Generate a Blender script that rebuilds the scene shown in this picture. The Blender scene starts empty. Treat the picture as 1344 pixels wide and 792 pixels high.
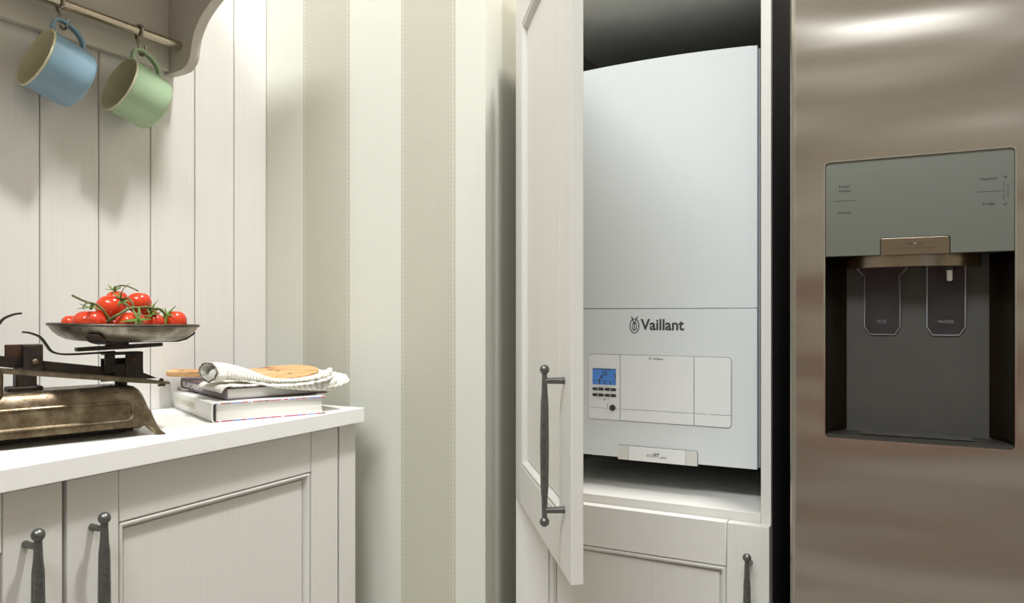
import bpy, bmesh, math, random
from mathutils import Vector, Matrix, Euler
R = math.radians
random.seed(7)
C = bpy.context.scene.collection
SC = bpy.context.scene
H = 1.08                                   # camera height above the floor

# ------------------------------------------------------------------ camera
YAW = math.atan(528 / 1005.0)
cam_d = bpy.data.cameras.new('camera')
cam = bpy.data.objects.new('camera', cam_d)
C.objects.link(cam)
cam.location = (0, 0, H)
cam.rotation_euler = (R(90), 0, YAW)
cam_d.sensor_width = 36.0
cam_d.lens = 36.0 * 1005 / 1344
cam_d.shift_y = 15 / 1344.0
cam_d.clip_start = 0.02
SC.camera = cam

# ------------------------------------------------------------------ world, light, exposure
w = bpy.data.worlds.new('world'); SC.world = w
w.use_nodes = True
w.node_tree.nodes['Background'].inputs[0].default_value = (0.75, 0.85, 1.0, 1)
w.node_tree.nodes['Background'].inputs[1].default_value = 0.6
SC.view_settings.view_transform = 'Standard'
SC.view_settings.look = 'None'
SC.view_settings.gamma = 1.0
SC.view_settings.use_curve_mapping = False
SC.view_settings.exposure = 0.0

def area(name, loc, target, sx, sy, power, col=(1, 1, 1), shape='RECTANGLE', spread=180):
    d = bpy.data.lights.new(name, 'AREA')
    d.shape = shape; d.size = sx; d.size_y = sy; d.energy = power; d.color = col
    d.spread = R(spread)
    o = bpy.data.objects.new(name, d); C.objects.link(o)
    o.location = loc
    o.rotation_euler = (Vector(target) - Vector(loc)).to_track_quat('-Z', 'Y').to_euler()
    return o
# added soft fill light, high up and unseen behind the camera
area('high_fill', (-.25, -1.15, 3.88), (-.55, 1.2, 1.0), 1.7, .9, 146, (0.93, 0.975, 1.0))
# lamp high over the corner
area('high_lamp', (.02, 1.14, 3.66), (-1.0, .85, .9), 0.24, 0.24, 82, (1.0, 0.985, 0.965), 'DISK')
ADDED_LAMPS = [(1.7, -0.4, 8.0), (1.7, -2.0, 5.0)]  # added lamps that lift the fill, no such source known
for lx, ly, lp in ADDED_LAMPS:
    area('added_lamp_light', (lx, ly, 3.985), (lx, ly, 0), 0.14, 0.14, lp, (1.0, 0.95, 0.88), 'DISK')

# ------------------------------------------------------------------ materials
MATS = {}
def nodes(name):
    m = bpy.data.materials.new(name); m.use_nodes = True
    nt = m.node_tree
    return m, nt, nt.nodes['Principled BSDF']
def L(nt, a, b): nt.links.new(a, b)
def coords(nt, scale=(1, 1, 1), kind='Object'):
    tc = nt.nodes.new('ShaderNodeTexCoord'); mp = nt.nodes.new('ShaderNodeMapping')
    mp.inputs['Scale'].default_value = scale
    L(nt, tc.outputs[kind], mp.inputs[0]); return mp.outputs[0]
def noise(nt, vec, scale, detail=3, rough=.5):
    n = nt.nodes.new('ShaderNodeTexNoise'); n.inputs['Scale'].default_value = scale
    n.inputs['Detail'].default_value = detail; n.inputs['Roughness'].default_value = rough
    L(nt, vec, n.inputs['Vector']); return n.outputs[0]
def ramp(nt, fac, stops):
    r = nt.nodes.new('ShaderNodeValToRGB'); e = r.color_ramp.elements
    while len(e) < len(stops): e.new(0.5)
    for i, (p, c) in enumerate(stops):
        e[i].position = p; e[i].color = (*c, 1)
    L(nt, fac, r.inputs[0]); return r.outputs[0]
def bump(nt, h, bsdf, strength, dist=.001):
    b = nt.nodes.new('ShaderNodeBump'); b.inputs['Strength'].default_value = strength
    b.inputs['Distance'].default_value = dist
    L(nt, h, b.inputs['Height']); L(nt, b.outputs[0], bsdf.inputs['Normal'])
def mix(nt, fac, a, b, mode='MIX'):
    m = nt.nodes.new('ShaderNodeMix'); m.data_type = 'RGBA'; m.blend_type = mode
    for i, v in ((0, fac), (6, a), (7, b)):
        if hasattr(v, 'links'): L(nt, v, m.inputs[i])
        elif i == 0: m.inputs[0].default_value = v
        else: m.inputs[i].default_value = (*v, 1)
    return m.outputs[2]
def math_(nt, op, a, b=None, c=None):
    m = nt.nodes.new('ShaderNodeMath'); m.operation = op
    for i, v in enumerate((a, b, c)):
        if v is None: continue
        if hasattr(v, 'links'): L(nt, v, m.inputs[i])
        else: m.inputs[i].default_value = v
    return m.outputs[0]
def plain(name, col, rough=.5, metal=0., spec=.5, vary=0.06, nscale=30, bmp=0.0):
    m, nt, b = nodes(name)
    b.inputs['Roughness'].default_value = rough; b.inputs['Metallic'].default_value = metal
    b.inputs['Specular IOR Level'].default_value = spec
    v = coords(nt)
    n = noise(nt, v, nscale)
    d = tuple(max(0, x * (1 - vary)) for x in col); u = tuple(min(1, x * (1 + vary)) for x in col)
    L(nt, ramp(nt, n, [(.3, d), (.7, u)]), b.inputs['Base Color'])
    if bmp: bump(nt, n, b, bmp)
    MATS[name] = m; return m
def painted(name, col, scale, rough=.45, strength=.25):
    m, nt, b = nodes(name)
    b.inputs['Roughness'].default_value = rough
    v = coords(nt, scale)
    n = noise(nt, v, 1.0, 4, .6)
    d = tuple(x * .965 for x in col)
    L(nt, ramp(nt, n, [(.3, d), (.62, col)]), b.inputs['Base Color'])
    bump(nt, n, b, strength, .0006)
    MATS[name] = m; return m
CAB = (.72, .705, .665)
painted('paint_vertical', CAB, (260, 260, 7))
painted('paint_horizontal', CAB, (9, 260, 260))
painted('board_paint', (.70, .685, .65), (160, 160, 5), .5, .3)
painted('carcass_white', (.60, .57, .51), (200, 200, 8))
plain('worktop_white', (.86, .855, .83), .35, vary=.01)
plain('groove_brown', (.17, .13, .11), .8)
plain('shade_body_dark', (.055, .052, .045), .6)  # fridge body colour, also the shade painted into cabinet gaps
plain('carcass_lit_top', (.80, .80, .74), .6, vary=.02)  # paler than the carcass: brightness under the cabinet top painted in
plain('carcass_shaded_back', (.16, .155, .13), .6, vary=.02)  # darker than the carcass: shade behind the boiler put into the colour
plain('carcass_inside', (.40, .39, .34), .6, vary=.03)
plain('shelf_paint', (.56, .53, .47), .5, vary=.02)
plain('ceiling_white', (.62, .60, .56), .9, vary=.01)
plain('wall_paint', (.42, .38, .31), .9, vary=.02)
plain('brick_red', (.34, .115, .085), .8, vary=.2, nscale=12)
plain('floor_stone', (.27, .25, .23), .5, vary=.12, nscale=6)
plain('handle_pewter', (.16, .165, .155), .36, .85, vary=.2, nscale=200, bmp=.1)
plain('rod_steel', (.52, .46, .36), .27, 1.0, vary=.08, nscale=90)
plain('hook_steel', (.42, .38, .33), .25, 1.0)
plain('enamel_blue', (.225, .36, .455), .22, vary=.02)
plain('enamel_green', (.37, .52, .33), .22, vary=.02)
plain('enamel_cream', (.58, .55, .37), .3, vary=.03)
plain('boiler_white', (.76, .80, .805), .16, vary=.005)
plain('boiler_panel', (.86, .875, .87), .3, vary=.005)
plain('boiler_ivory', (.72, .71, .66), .35, vary=.005)
plain('boiler_gap', (.22, .24, .24), .6)
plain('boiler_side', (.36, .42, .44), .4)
plain('ink_grey', (.055, .058, .06), .6)
plain('ink_light', (.22, .23, .23), .6)
plain('button_black', (.03, .032, .034), .4)
plain('lens_trim', (.78, .78, .76), .4)
plain('book_plum', (.125, .085, .105), .5, vary=.05)
plain('book_white', (.78, .775, .74), .4, vary=.02)
plain('book_black', (.045, .035, .04), .5)
plain('gold_print', (.70, .62, .40), .5)
plain('white_print', (.82, .82, .80), .5)
plain('tomato_stem', (.10, .12, .03), .55, vary=.35, nscale=160)
plain('tomato_leaf', (.12, .20, .035), .5, vary=.45, nscale=120)
plain('edge_highlight', (.46, .46, .50), .15)
plain('spout_white', (.8, .8, .78), .35)
plain('dispenser_dark', (.028, .026, .021), .4, vary=.05)

m, nt, b = nodes('display_blue')
b.inputs['Base Color'].default_value = (.02, .09, .28, 1); b.inputs['Roughness'].default_value = .25
v = coords(nt); n = noise(nt, v, 60)
L(nt, ramp(nt, n, [(.3, (.05, .14, .33)), (.7, (.06, .16, .37))]), b.inputs['Emission Color'])
b.inputs['Emission Strength'].default_value = .6
MATS['display_blue'] = m

# wallpaper: stripes run along X + Y, so the paper turns the corner of the wall unbroken
m, nt, b = nodes('wallpaper'); b.inputs['Roughness'].default_value = .85
tc = nt.nodes.new('ShaderNodeTexCoord'); sp = nt.nodes.new('ShaderNodeSeparateXYZ'); L(nt, tc.outputs['Object'], sp.inputs[0])
q = math_(nt, 'ADD', sp.outputs[0], sp.outputs[1])
PER = .2535; START = -1.1447 + 1.229
ph = math_(nt, 'FLOORED_MODULO', math_(nt, 'SUBTRACT', q, START), PER)
dark = math_(nt, 'LESS_THAN', ph, .1245)
def near(x0, wd):
    return math_(nt, 'LESS_THAN', math_(nt, 'ABSOLUTE', math_(nt, 'SUBTRACT', ph, x0)), wd)
line = math_(nt, 'MAXIMUM', near(.0005, .0011), near(.124, .0011))
stitch = math_(nt, 'MAXIMUM', near(.0040, .0011), near(.1200, .0011))
dash = math_(nt, 'LESS_THAN', math_(nt, 'FLOORED_MODULO', sp.outputs[2], .0088), .0052)
stitch = math_(nt, 'MULTIPLY', math_(nt, 'MULTIPLY', stitch, dash), .6)
weave = noise(nt, coords(nt, (260, 260, 900)), 1.0, 2)
weave2 = noise(nt, coords(nt, (900, 900, 120)), 1.0, 2)
wv = math_(nt, 'ADD', weave, weave2)
light_c = ramp(nt, math_(nt, 'MULTIPLY', wv, .5), [(.3, (.690, .690, .610)), (.7, (.740, .740, .660))])
dark_c = ramp(nt, math_(nt, 'MULTIPLY', wv, .5), [(.3, (.525, .508, .420)), (.7, (.575, .558, .465))])
c1 = mix(nt, dark, light_c, dark_c)
c2 = mix(nt, math_(nt, 'MULTIPLY', line, .55), c1, (.44, .40, .31))
c3 = mix(nt, stitch, c2, (.80, .79, .69))
L(nt, c3, b.inputs['Base Color']); bump(nt, wv, b, .15, .0004)
MATS['wallpaper'] = m

# brushed steel: fine horizontal brushing and a gently wavy sheet
def steel(name, col, rough, wave, fine=.04, aniso=.0):
    m, nt, b = nodes(name)
    b.inputs['Metallic'].default_value = 1.0
    v1 = coords(nt, (1.9, 1.9, 9.5)); n1 = noise(nt, v1, 1.0, 1, .4)
    v2 = coords(nt, (8, 8, 2600)); n2 = noise(nt, v2, 1.0, 2, .6)
    d = tuple(x * .93 for x in col)
    L(nt, ramp(nt, n2, [(.3, d), (.7, col)]), b.inputs['Base Color'])
    b.inputs['Roughness'].default_value = rough
    b.inputs['Anisotropic'].default_value = aniso
    b1 = nt.nodes.new('ShaderNodeBump'); b1.inputs['Strength'].default_value = 1.0; b1.inputs['Distance'].default_value = wave
    L(nt, n1, b1.inputs['Height'])
    b2 = nt.nodes.new('ShaderNodeBump'); b2.inputs['Strength'].default_value = fine; b2.inputs['Distance'].default_value = .0005
    L(nt, n2, b2.inputs['Height']); L(nt, b1.outputs[0], b2.inputs['Normal']); L(nt, b2.outputs[0], b.inputs['Normal'])
    MATS[name] = m
steel('fridge_steel', (.48, .445, .40), .25, .0150)
steel('panel_steel', (.27, .295, .27), .38, .0)
steel('bronze_steel', (.30, .25, .19), .25, .0)
steel('cavity_steel', (.098, .074, .047), .27, .0)
plain('trim_chrome', (.55, .54, .52), .2, 1.0)

# worn scale metal, rusty dark iron, pan tin
def worn(name, a, bcol, c, rough, metal, sc):
    m, nt, b = nodes(name)
    v = coords(nt); n = noise(nt, v, sc, 6, .65); n2 = noise(nt, v, sc * 5, 4, .7)
    base = ramp(nt, n, [(.32, a), (.5, bcol), (.68, c)])
    spots = ramp(nt, n2, [(.60, (0, 0, 0)), (.70, (1, 1, 1))])
    L(nt, mix(nt, math_(nt, 'MULTIPLY', spots, .6), base, (.09, .045, .022)), b.inputs['Base Color'])
    L(nt, ramp(nt, n2, [(.3, (rough - .08,) * 3), (.7, (rough + .15,) * 3)]), b.inputs['Roughness'])
    b.inputs['Metallic'].default_value = metal
    bump(nt, n2, b, .3, .0006); MATS[name] = m
worn('scale_metal', (.085, .060, .035), (.165, .125, .078), (.30, .25, .175), .32, .85, 30)
worn('iron_dark', (.022, .019, .017), (.035, .028, .023), (.06, .036, .022), .45, .5, 60)
worn('iron_rust', (.055, .028, .018), (.09, .042, .022), (.05, .035, .027), .6, .4, 70)
worn('pan_tin', (.11, .095, .07), (.20, .175, .13), (.34, .31, .25), .32, .85, 42)
worn('rim_bronze', (.055, .046, .036), (.085, .07, .052), (.13, .11, .085), .35, .8, 70)
worn('beam_brass', (.12, .10, .07), (.20, .17, .115), (.27, .23, .16), .38, .85, 70)

m, nt, b = nodes('tomato_red')
v = coords(nt); n = noise(nt, v, 25, 2)
L(nt, ramp(nt, n, [(.3, (.56, .032, .012)), (.72, (.68, .065, .018))]), b.inputs['Base Color'])
b.inputs['Roughness'].default_value = .17; b.inputs['Subsurface Weight'].default_value = .08
b.inputs['Subsurface Radius'].default_value = (.01, .003, .001)
MATS['tomato_red'] = m

m, nt, b = nodes('olive_wood')
v = coords(nt, (7, 45, 20)); n = noise(nt, v, 1.0, 4, .6); n3 = noise(nt, v, 2.4, 2, .5)
base = ramp(nt, n, [(.36, (.26, .10, .035)), (.44, (.50, .26, .10)), (.50, (.64, .40, .19)), (.56, (.52, .27, .105)), (.62, (.66, .42, .20))])
kn = None
for kp in ((.196, .014, 0), (.213, .006, 0), (.246, -.014, 0), (.030, -.004, 0), (.045, -.006, -.004)):
    vm = nt.nodes.new('ShaderNodeVectorMath'); vm.operation = 'DISTANCE'; vm.inputs[1].default_value = kp
    tcc = nt.nodes.new('ShaderNodeTexCoord'); L(nt, tcc.outputs['Object'], vm.inputs[0])
    k1 = ramp(nt, math_(nt, 'MULTIPLY', vm.outputs['Value'], 100), [(.36, (1, 1, 1)), (.62, (0, 0, 0))])
    kn = k1 if kn is None else mix(nt, 1.0, kn, k1, 'ADD')
L(nt, mix(nt, math_(nt, 'MULTIPLY', kn, .85), base, (.10, .045, .02)), b.inputs['Base Color'])
b.inputs['Roughness'].default_value = .45; MATS['olive_wood'] = m

m, nt, b = nodes('linen_ribbed')
v = coords(nt, (1, 1, 1)); wv = nt.nodes.new('ShaderNodeTexWave'); wv.inputs['Scale'].default_value = 75
wv.inputs['Distortion'].default_value = .8; L(nt, v, wv.inputs['Vector'])
L(nt, ramp(nt, wv.outputs['Fac'], [(.15, (.56, .53, .44)), (.55, (.78, .77, .71))]), b.inputs['Base Color'])
b.inputs['Roughness'].default_value = .95; bump(nt, wv.outputs['Fac'], b, .5, .001); MATS['linen_ribbed'] = m
plain('linen_edge', (.20, .185, .15), .95, vary=.85, nscale=300)
plain('linen_inside', (.72, .72, .66), .95, vary=.05)

m, nt, b = nodes('pages')
v = coords(nt, (3, 3, 1500)); n = noise(nt, v, 1.0, 2)
L(nt, ramp(nt, n, [(.3, (.64, .63, .58)), (.7, (.76, .755, .71))]), b.inputs['Base Color'])
b.inputs['Roughness'].default_value = .8; MATS['pages'] = m
m, nt, b = nodes('cover_edge_print')
v = coords(nt, (38, 38, 4)); n = noise(nt, v, 1.0, 2, .4)
r_ = nt.nodes.new('ShaderNodeValToRGB'); r_.color_ramp.interpolation = 'CONSTANT'
e = r_.color_ramp.elements
for _ in range(4): e.new(.5)
for i, (p, c_) in enumerate([(0, (.25, .3, .62)), (.42, (.72, .72, .72)), (.435, (.52, .12, .2)), (.52, (.12, .11, .13)), (.55, (.62, .2, .3)), (.60, (.2, .28, .6))]):
    e[i].position = p; e[i].color = (*c_, 1)
L(nt, n, r_.inputs[0]); L(nt, r_.outputs[0], b.inputs['Base Color']); b.inputs['Roughness'].default_value = .5
MATS['cover_edge_print'] = m

m, nt, b = nodes('clear_plastic')
b.inputs['Base Color'].default_value = (.80, .80, .86, 1); b.inputs['Roughness'].default_value = .06
b.inputs['Transmission Weight'].default_value = 1.0; b.inputs['IOR'].default_value = 1.3
v = coords(nt); n = noise(nt, v, 30)
L(nt, ramp(nt, n, [(.3, (.05, .05, .05)), (.7, (.08, .08, .08))]), b.inputs['Roughness'])
MATS['clear_plastic'] = m

# ------------------------------------------------------------------ mesh helpers
class MB:
    def __init__(s): s.bm = bmesh.new(); s.m = 0; s.bev = False
    def _tag(s, faces):
        for f in faces: f.material_index = s.m
    def box(s, x0, x1, y0, y1, z0, z1, bev=0.0, seg=1):
        bm = s.bm
        if x0 > x1: x0, x1 = x1, x0
        if y0 > y1: y0, y1 = y1, y0
        vs = [bm.verts.new((x, y, z)) for z in (z0, z1) for y in (y0, y1) for x in (x0, x1)]
        idx = [(0, 2, 3, 1), (4, 5, 7, 6), (0, 1, 5, 4), (2, 6, 7, 3), (0, 4, 6, 2), (1, 3, 7, 5)]
        fs = [bm.faces.new([vs[i] for i in f]) for f in idx]
        s._tag(fs)
        if bev:
            s.bev = True
            es = list({e for f in fs for e in f.edges})
            r = bmesh.ops.bevel(bm, geom=es, offset=bev, segments=seg, affect='EDGES', profile=.5)
            s._tag(r['faces'])
        return s
    def loft(s, rings, close=True, cap0=True, cap1=True):
        bm = s.bm
        vr = [[bm.verts.new(p) for p in r] for r in rings]
        n = len(rings[0]); fs = []
        for a, b in zip(vr[:-1], vr[1:]):
            for i in range(n if close else n - 1):
                j = (i + 1) % n
                fs.append(bm.faces.new((a[i], a[j], b[j], b[i])))
        if cap0 and close: fs.append(bm.faces.new(vr[0][::-1]))
        if cap1 and close: fs.append(bm.faces.new(vr[-1]))
        s._tag(fs); return s
    def lathe(s, prof, n=24, M=None, cap0=True, cap1=True, flute=0, amp=0.0):
        M = M or Matrix()
        rings = []
        for r, z in prof:
            ring = []
            for i in range(n):
                a = 2 * math.pi * i / n
                rr = r * (1 + amp * math.cos(flute * a)) if flute else r
                ring.append(M @ Vector((rr * math.cos(a), rr * math.sin(a), z)))
            rings.append(ring)
        return s.loft(rings, True, cap0, cap1)
    def cyl(s, p0, p1, r0, r1=None, n=16):
        r1 = r0 if r1 is None else r1
        p0, p1 = Vector(p0), Vector(p1); d = p1 - p0
        M = Matrix.Translation(p0) @ d.to_track_quat('Z', 'Y').to_matrix().to_4x4()
        return s.lathe([(r0, 0), (r1, d.length)], n, M)
    def sphere(s, c, r, n=16, sc=(1, 1, 1)):
        k = max(6, n // 2)
        prof = [(max(1e-5, r * math.sin(math.pi * i / k)), -r * math.cos(math.pi * i / k)) for i in range(k + 1)]
        return s.lathe(prof, n, Matrix.Translation(c) @ Matrix.Diagonal((*sc, 1)))
    def tube(s, pts, r, n=8, closed=False, flat=None):
        pts = [Vector(p) for p in pts]; k = len(pts)
        rad = r if isinstance(r, (list, tuple)) else [r] * k
        rings = []; up = None
        for i in range(k):
            if closed: t = pts[(i + 1) % k] - pts[i - 1]
            else: t = pts[min(i + 1, k - 1)] - pts[max(i - 1, 0)]
            t.normalize()
            if up is None:
                up = Vector((0, 0, 1)) if abs(t.z) < .9 else Vector((0, 1, 0))
                if flat is not None: up = Vector(flat)
            u = (up - t * up.dot(t)).normalized(); vv = t.cross(u)
            if flat is None: up = u
            fy = 1.0
            ring = []
            for j in range(n):
                a = 2 * math.pi * j / n
                ring.append(pts[i] + u * math.cos(a) * rad[i] + vv * math.sin(a) * rad[i])
            rings.append(ring)
        if closed: rings.append(rings[0]); return s._closed(rings)
        return s.loft(rings)
    def _closed(s, rings):
        bm = s.bm; vr = [[bm.verts.new(p) for p in r] for r in rings[:-1]]
        n = len(vr[0]); fs = []
        for a, b in zip(vr, vr[1:] + vr[:1]):
            for i in range(n):
                j = (i + 1) % n
                fs.append(bm.faces.new((a[i], a[j], b[j], b[i])))
        s._tag(fs); return s
    def strap(s, pts, wdir, width, th):
        """flat bar swept along pts; width along wdir, thickness across"""
        pts = [Vector(p) for p in pts]; wd = Vector(wdir).normalized(); k = len(pts); rings = []
        ws = width if isinstance(width, (list, tuple)) else [width] * k
        for i in range(k):
            t = (pts[min(i + 1, k - 1)] - pts[max(i - 1, 0)]).normalized()
            nn = t.cross(wd).normalized()
            a = wd * ws[i] / 2; b = nn * th / 2
            rings.append([pts[i] + a + b, pts[i] - a + b, pts[i] - a - b, pts[i] + a - b])
        return s.loft(rings)
    def prism(s, poly, f, d0, d1, bev=0.0):
        """poly: 2-D outline; f(u, v, d) -> point"""
        bm = s.bm; n = len(poly)
        a = [bm.verts.new(f(u, v, d0)) for u, v in poly]; b = [bm.verts.new(f(u, v, d1)) for u, v in poly]
        fs = [bm.faces.new(a[::-1]), bm.faces.new(b)]
        for i in range(n):
            j = (i + 1) % n; fs.append(bm.faces.new((a[i], a[j], b[j], b[i])))
        s._tag(fs)
        if bev:
            s.bev = True
            es = [e for e in fs[1].edges] + [e for e in fs[0].edges]
            r = bmesh.ops.bevel(bm, geom=es, offset=bev, segments=2, affect='EDGES', profile=.5); s._tag(r['faces'])
        return s
    def build(s, name, mat, parent=None, smooth=40, loc=None, rot=None):
        bmesh.ops.recalc_face_normals(s.bm, faces=s.bm.faces[:])
        me = bpy.data.meshes.new(name); s.bm.to_mesh(me); s.bm.free()
        for mm in (mat if isinstance(mat, (list, tuple)) else [mat]): me.materials.append(MATS[mm])
        if smooth:
            me.shade_smooth(); me.set_sharp_from_angle(angle=R(smooth))
        o = bpy.data.objects.new(name, me); C.objects.link(o)
        if s.bev and smooth:
            wn_ = o.modifiers.new('normals', 'WEIGHTED_NORMAL'); wn_.keep_sharp = True; wn_.weight = 100
        if parent: o.parent = parent
        if loc: o.location = loc
        if rot: o.rotation_euler = rot
        return o
def tag(o, label, cat, group=None):
    o['label'] = label; o['category'] = cat
    if group: o['group'] = group
    return o
def thing(name, label, cat, loc=(0, 0, 0), rz=0, group=None, rot=None):
    o = bpy.data.objects.new(name, None); C.objects.link(o)
    o.empty_display_size = .05
    o.location = loc; o.rotation_euler = rot or (0, 0, rz)
    return tag(o, label, cat, group)
def structure(o): o['kind'] = 'structure'; return o
def rrect(x0, x1, z0, z1, r, n=5, corners=(1, 1, 1, 1)):
    """rounded rectangle, counter-clockwise from lower left; corners = bl, br, tr, tl"""
    pts = []
    for k, (cx, cz, a0) in enumerate(((x0, z0, 180), (x1, z0, 270), (x1, z1, 0), (x0, z1, 90))):
        if not corners[k] or r == 0: pts.append((cx, cz)); continue
        ox = cx + (r if k in (0, 3) else -r); oz = cz + (r if k in (0, 1) else -r)
        for i in range(n + 1):
            a = R(a0 + 90 * i / n); pts.append((ox + r * math.cos(a), oz + r * math.sin(a)))
    return pts
def front(u, v, d): return (u, d, v)              # outlines on a vertical front, depth along +y
def ring_prism(mb, outer, inner, f, d0, d1):
    bm = mb.bm; n = len(outer)
    V = [[bm.verts.new(f(u, v, d)) for u, v in p] for p, d in ((outer, d0), (inner, d0), (inner, d1), (outer, d1))]
    fs = []
    for a, b in ((0, 1), (1, 2), (2, 3), (3, 0)):
        for i in range(n):
            j = (i + 1) % n; fs.append(bm.faces.new((V[a][i], V[a][j], V[b][j], V[b][i])))
    mb._tag(fs); return mb
def smooth_path(pts, k=4):
    pts = [Vector(p) for p in pts]; out = []
    for i in range(len(pts) - 1):
        p0 = pts[max(i - 1, 0)]; p1 = pts[i]; p2 = pts[i + 1]; p3 = pts[min(i + 2, len(pts) - 1)]
        for j in range(k):
            t = j / k
            out.append(.5 * ((2 * p1) + (p2 - p0) * t + (2 * p0 - 5 * p1 + 4 * p2 - p3) * t * t + (3 * p1 - p0 - 3 * p2 + p3) * t ** 3))
    out.append(pts[-1]); return out
def lettering(name, text, cx, cz, width, height, mat, parent, y=0.0, th=.0002, bold=0.0, shear=0.0, rot90=False, place=None):
    """flat printed words centred at (cx, cz) on a front facing -y"""
    cu = bpy.data.curves.new('words', 'FONT'); cu.body = text; cu.size = 1.0; cu.offset = bold; cu.shear = shear
    cu.resolution_u = 3; cu.align_x = 'CENTER'
    o = bpy.data.objects.new('words', cu); C.objects.link(o)
    dg = bpy.context.evaluated_depsgraph_get()
    me = bpy.data.meshes.new_from_object(o.evaluated_get(dg))
    bpy.data.objects.remove(o); bpy.data.curves.remove(cu)
    xs = [v.co.x for v in me.vertices]; ys = [v.co.y for v in me.vertices]
    sx = width / (max(xs) - min(xs)); sy = height / (max(ys) - min(ys)); mx = (max(xs) + min(xs)) / 2; my = (max(ys) + min(ys)) / 2
    for v in me.vertices:
        u, q = (v.co.x - mx) * sx, (v.co.y - my) * sy
        if rot90: u, q = -q, u
        v.co = (cx + u, y - th, cz + q)
    me.name = name; me.materials.clear(); me.materials.append(MATS[mat])
    ob = bpy.data.objects.new(name, me); C.objects.link(ob)
    if parent: ob.parent = parent
    if place: ob.matrix_local = place
    return ob

# ------------------------------------------------------------------ room shell
XA, YB, XR, YREC = -1.25, 1.229, -0.7013, 1.80       # boarded wall, papered wall, its outer corner, recess wall
YF, XW, CEIL = -2.6, 2.4, 4.0
structure(MB().box(XA - .1, XW + .1, YF - .1, YREC + .1, -.05, 0).build('floor', 'floor_stone'))
structure(MB().box(XA - .1, XW + .1, YF - .1, YREC + .1, CEIL, CEIL + .05).build('ceiling', 'ceiling_white'))
# the papered wall with the return into the recess where the tall cabinet stands
mb = MB().prism([(XA - .06, YB), (XR, YB), (XR, YREC), (XA - .06, YREC)], lambda u, v, d: (u, v, d), 0, CEIL)
structure(mb.build('wall_back', 'wallpaper', smooth=0))
structure(MB().box(XR, XW, YREC, YREC + .08, 0, CEIL).build('wall_recess', 'wall_paint'))
structure(MB().box(XW, XW + .08, YF, YREC, 0, CEIL).build('wall_right', 'wall_paint'))
wl = structure(MB().box(XA - .09, XA - .012, YF, YB, 0, CEIL).build('wall_left', 'groove_brown'))
edges = [-.16, -.06, .04, .14, .24, .34, .44, .54, .6403, .7403, .8414, .9431, 1.0414, 1.1394, 1.229]
for y0, y1 in zip(edges[:-1], edges[1:]):
    MB().box(XA - .012, XA, y0 + .0008, y1 - .0008, 0.0, CEIL, .0014).build('board', 'board_paint', wl)
structure(MB().box(XA - .012, XA, YF, -.16, 0, CEIL).build('trim_1', 'wall_paint'))
# wall behind the camera with a window and an added red reflection band
mb = MB()
WX0, WX1, WZ0, WZ1 = .93, 1.97, .85, 2.25
mb.box(XA, WX0, YF - .1, YF, 0, CEIL); mb.box(WX1, XW, YF - .1, YF, 0, CEIL)
mb.box(WX0, WX1, YF - .1, YF, 0, WZ0); mb.box(WX0, WX1, YF - .1, YF, WZ1, CEIL)
structure(mb.build('wall_front', 'wall_paint'))
structure(MB().box(XA, XW, YF, YF + .02, .32, .72).build('reflection_band', 'brick_red'))
wn = structure(ring_prism(MB(), rrect(WX0, WX1, WZ0, WZ1, 0), rrect(WX0 + .06, WX1 - .06, WZ0 + .06, WZ1 - .06, 0), front, YF - .09, YF - .05).build('window_1', 'worktop_white'))
MB().box((WX0 + WX1) / 2 - .02, (WX0 + WX1) / 2 + .02, YF - .09, YF - .05, WZ0 + .06, WZ1 - .06).build('mullion', 'worktop_white', wn)

# ------------------------------------------------------------------ joinery
def handle(parent, x, zc, length, name='handle', so=.026, y0=0.0, th=1.0, ball=.0078):
    """bar handle with ball ends standing off a front at local y = y0; zc = middle, length between the ball centres"""
    mb = MB(); h = length / 2
    prof = [(.0036, -h), (.0039, -h + .012), (.0045, -h + .03), (.0058, -h * .55), (.0064, -h * .10), (.0067, -h * .09), (.0067, h * .09),
            (.0064, h * .10), (.0058, h * .55), (.0045, h - .03), (.0039, h - .012), (.0036, h)]
    prof = [(r * th, z) for r, z in prof]
    M = Matrix.Translation((x, y0 - so, zc))
    mb.lathe(prof[:4] + [(.0064 * th, -h * .10)], 30, M, flute=10, amp=.06)
    mb.lathe([(.0067 * th, -h * .10), (.0069 * th, 0), (.0067 * th, h * .10)], 30, M)
    mb.lathe([(.0064 * th, h * .10)] + prof[-4:], 30, M, flute=10, amp=.06)
    for sg in (-1, 1):
        mb.sphere((x, y0 - so, zc + sg * h), ball, 18)
        mb.cyl((x, y0 - so, zc + sg * (h - .0145)), (x, y0, zc + sg * (h - .0145)), .0036, .0046, 14)
    return mb.build(name, 'handle_pewter', parent)
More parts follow.
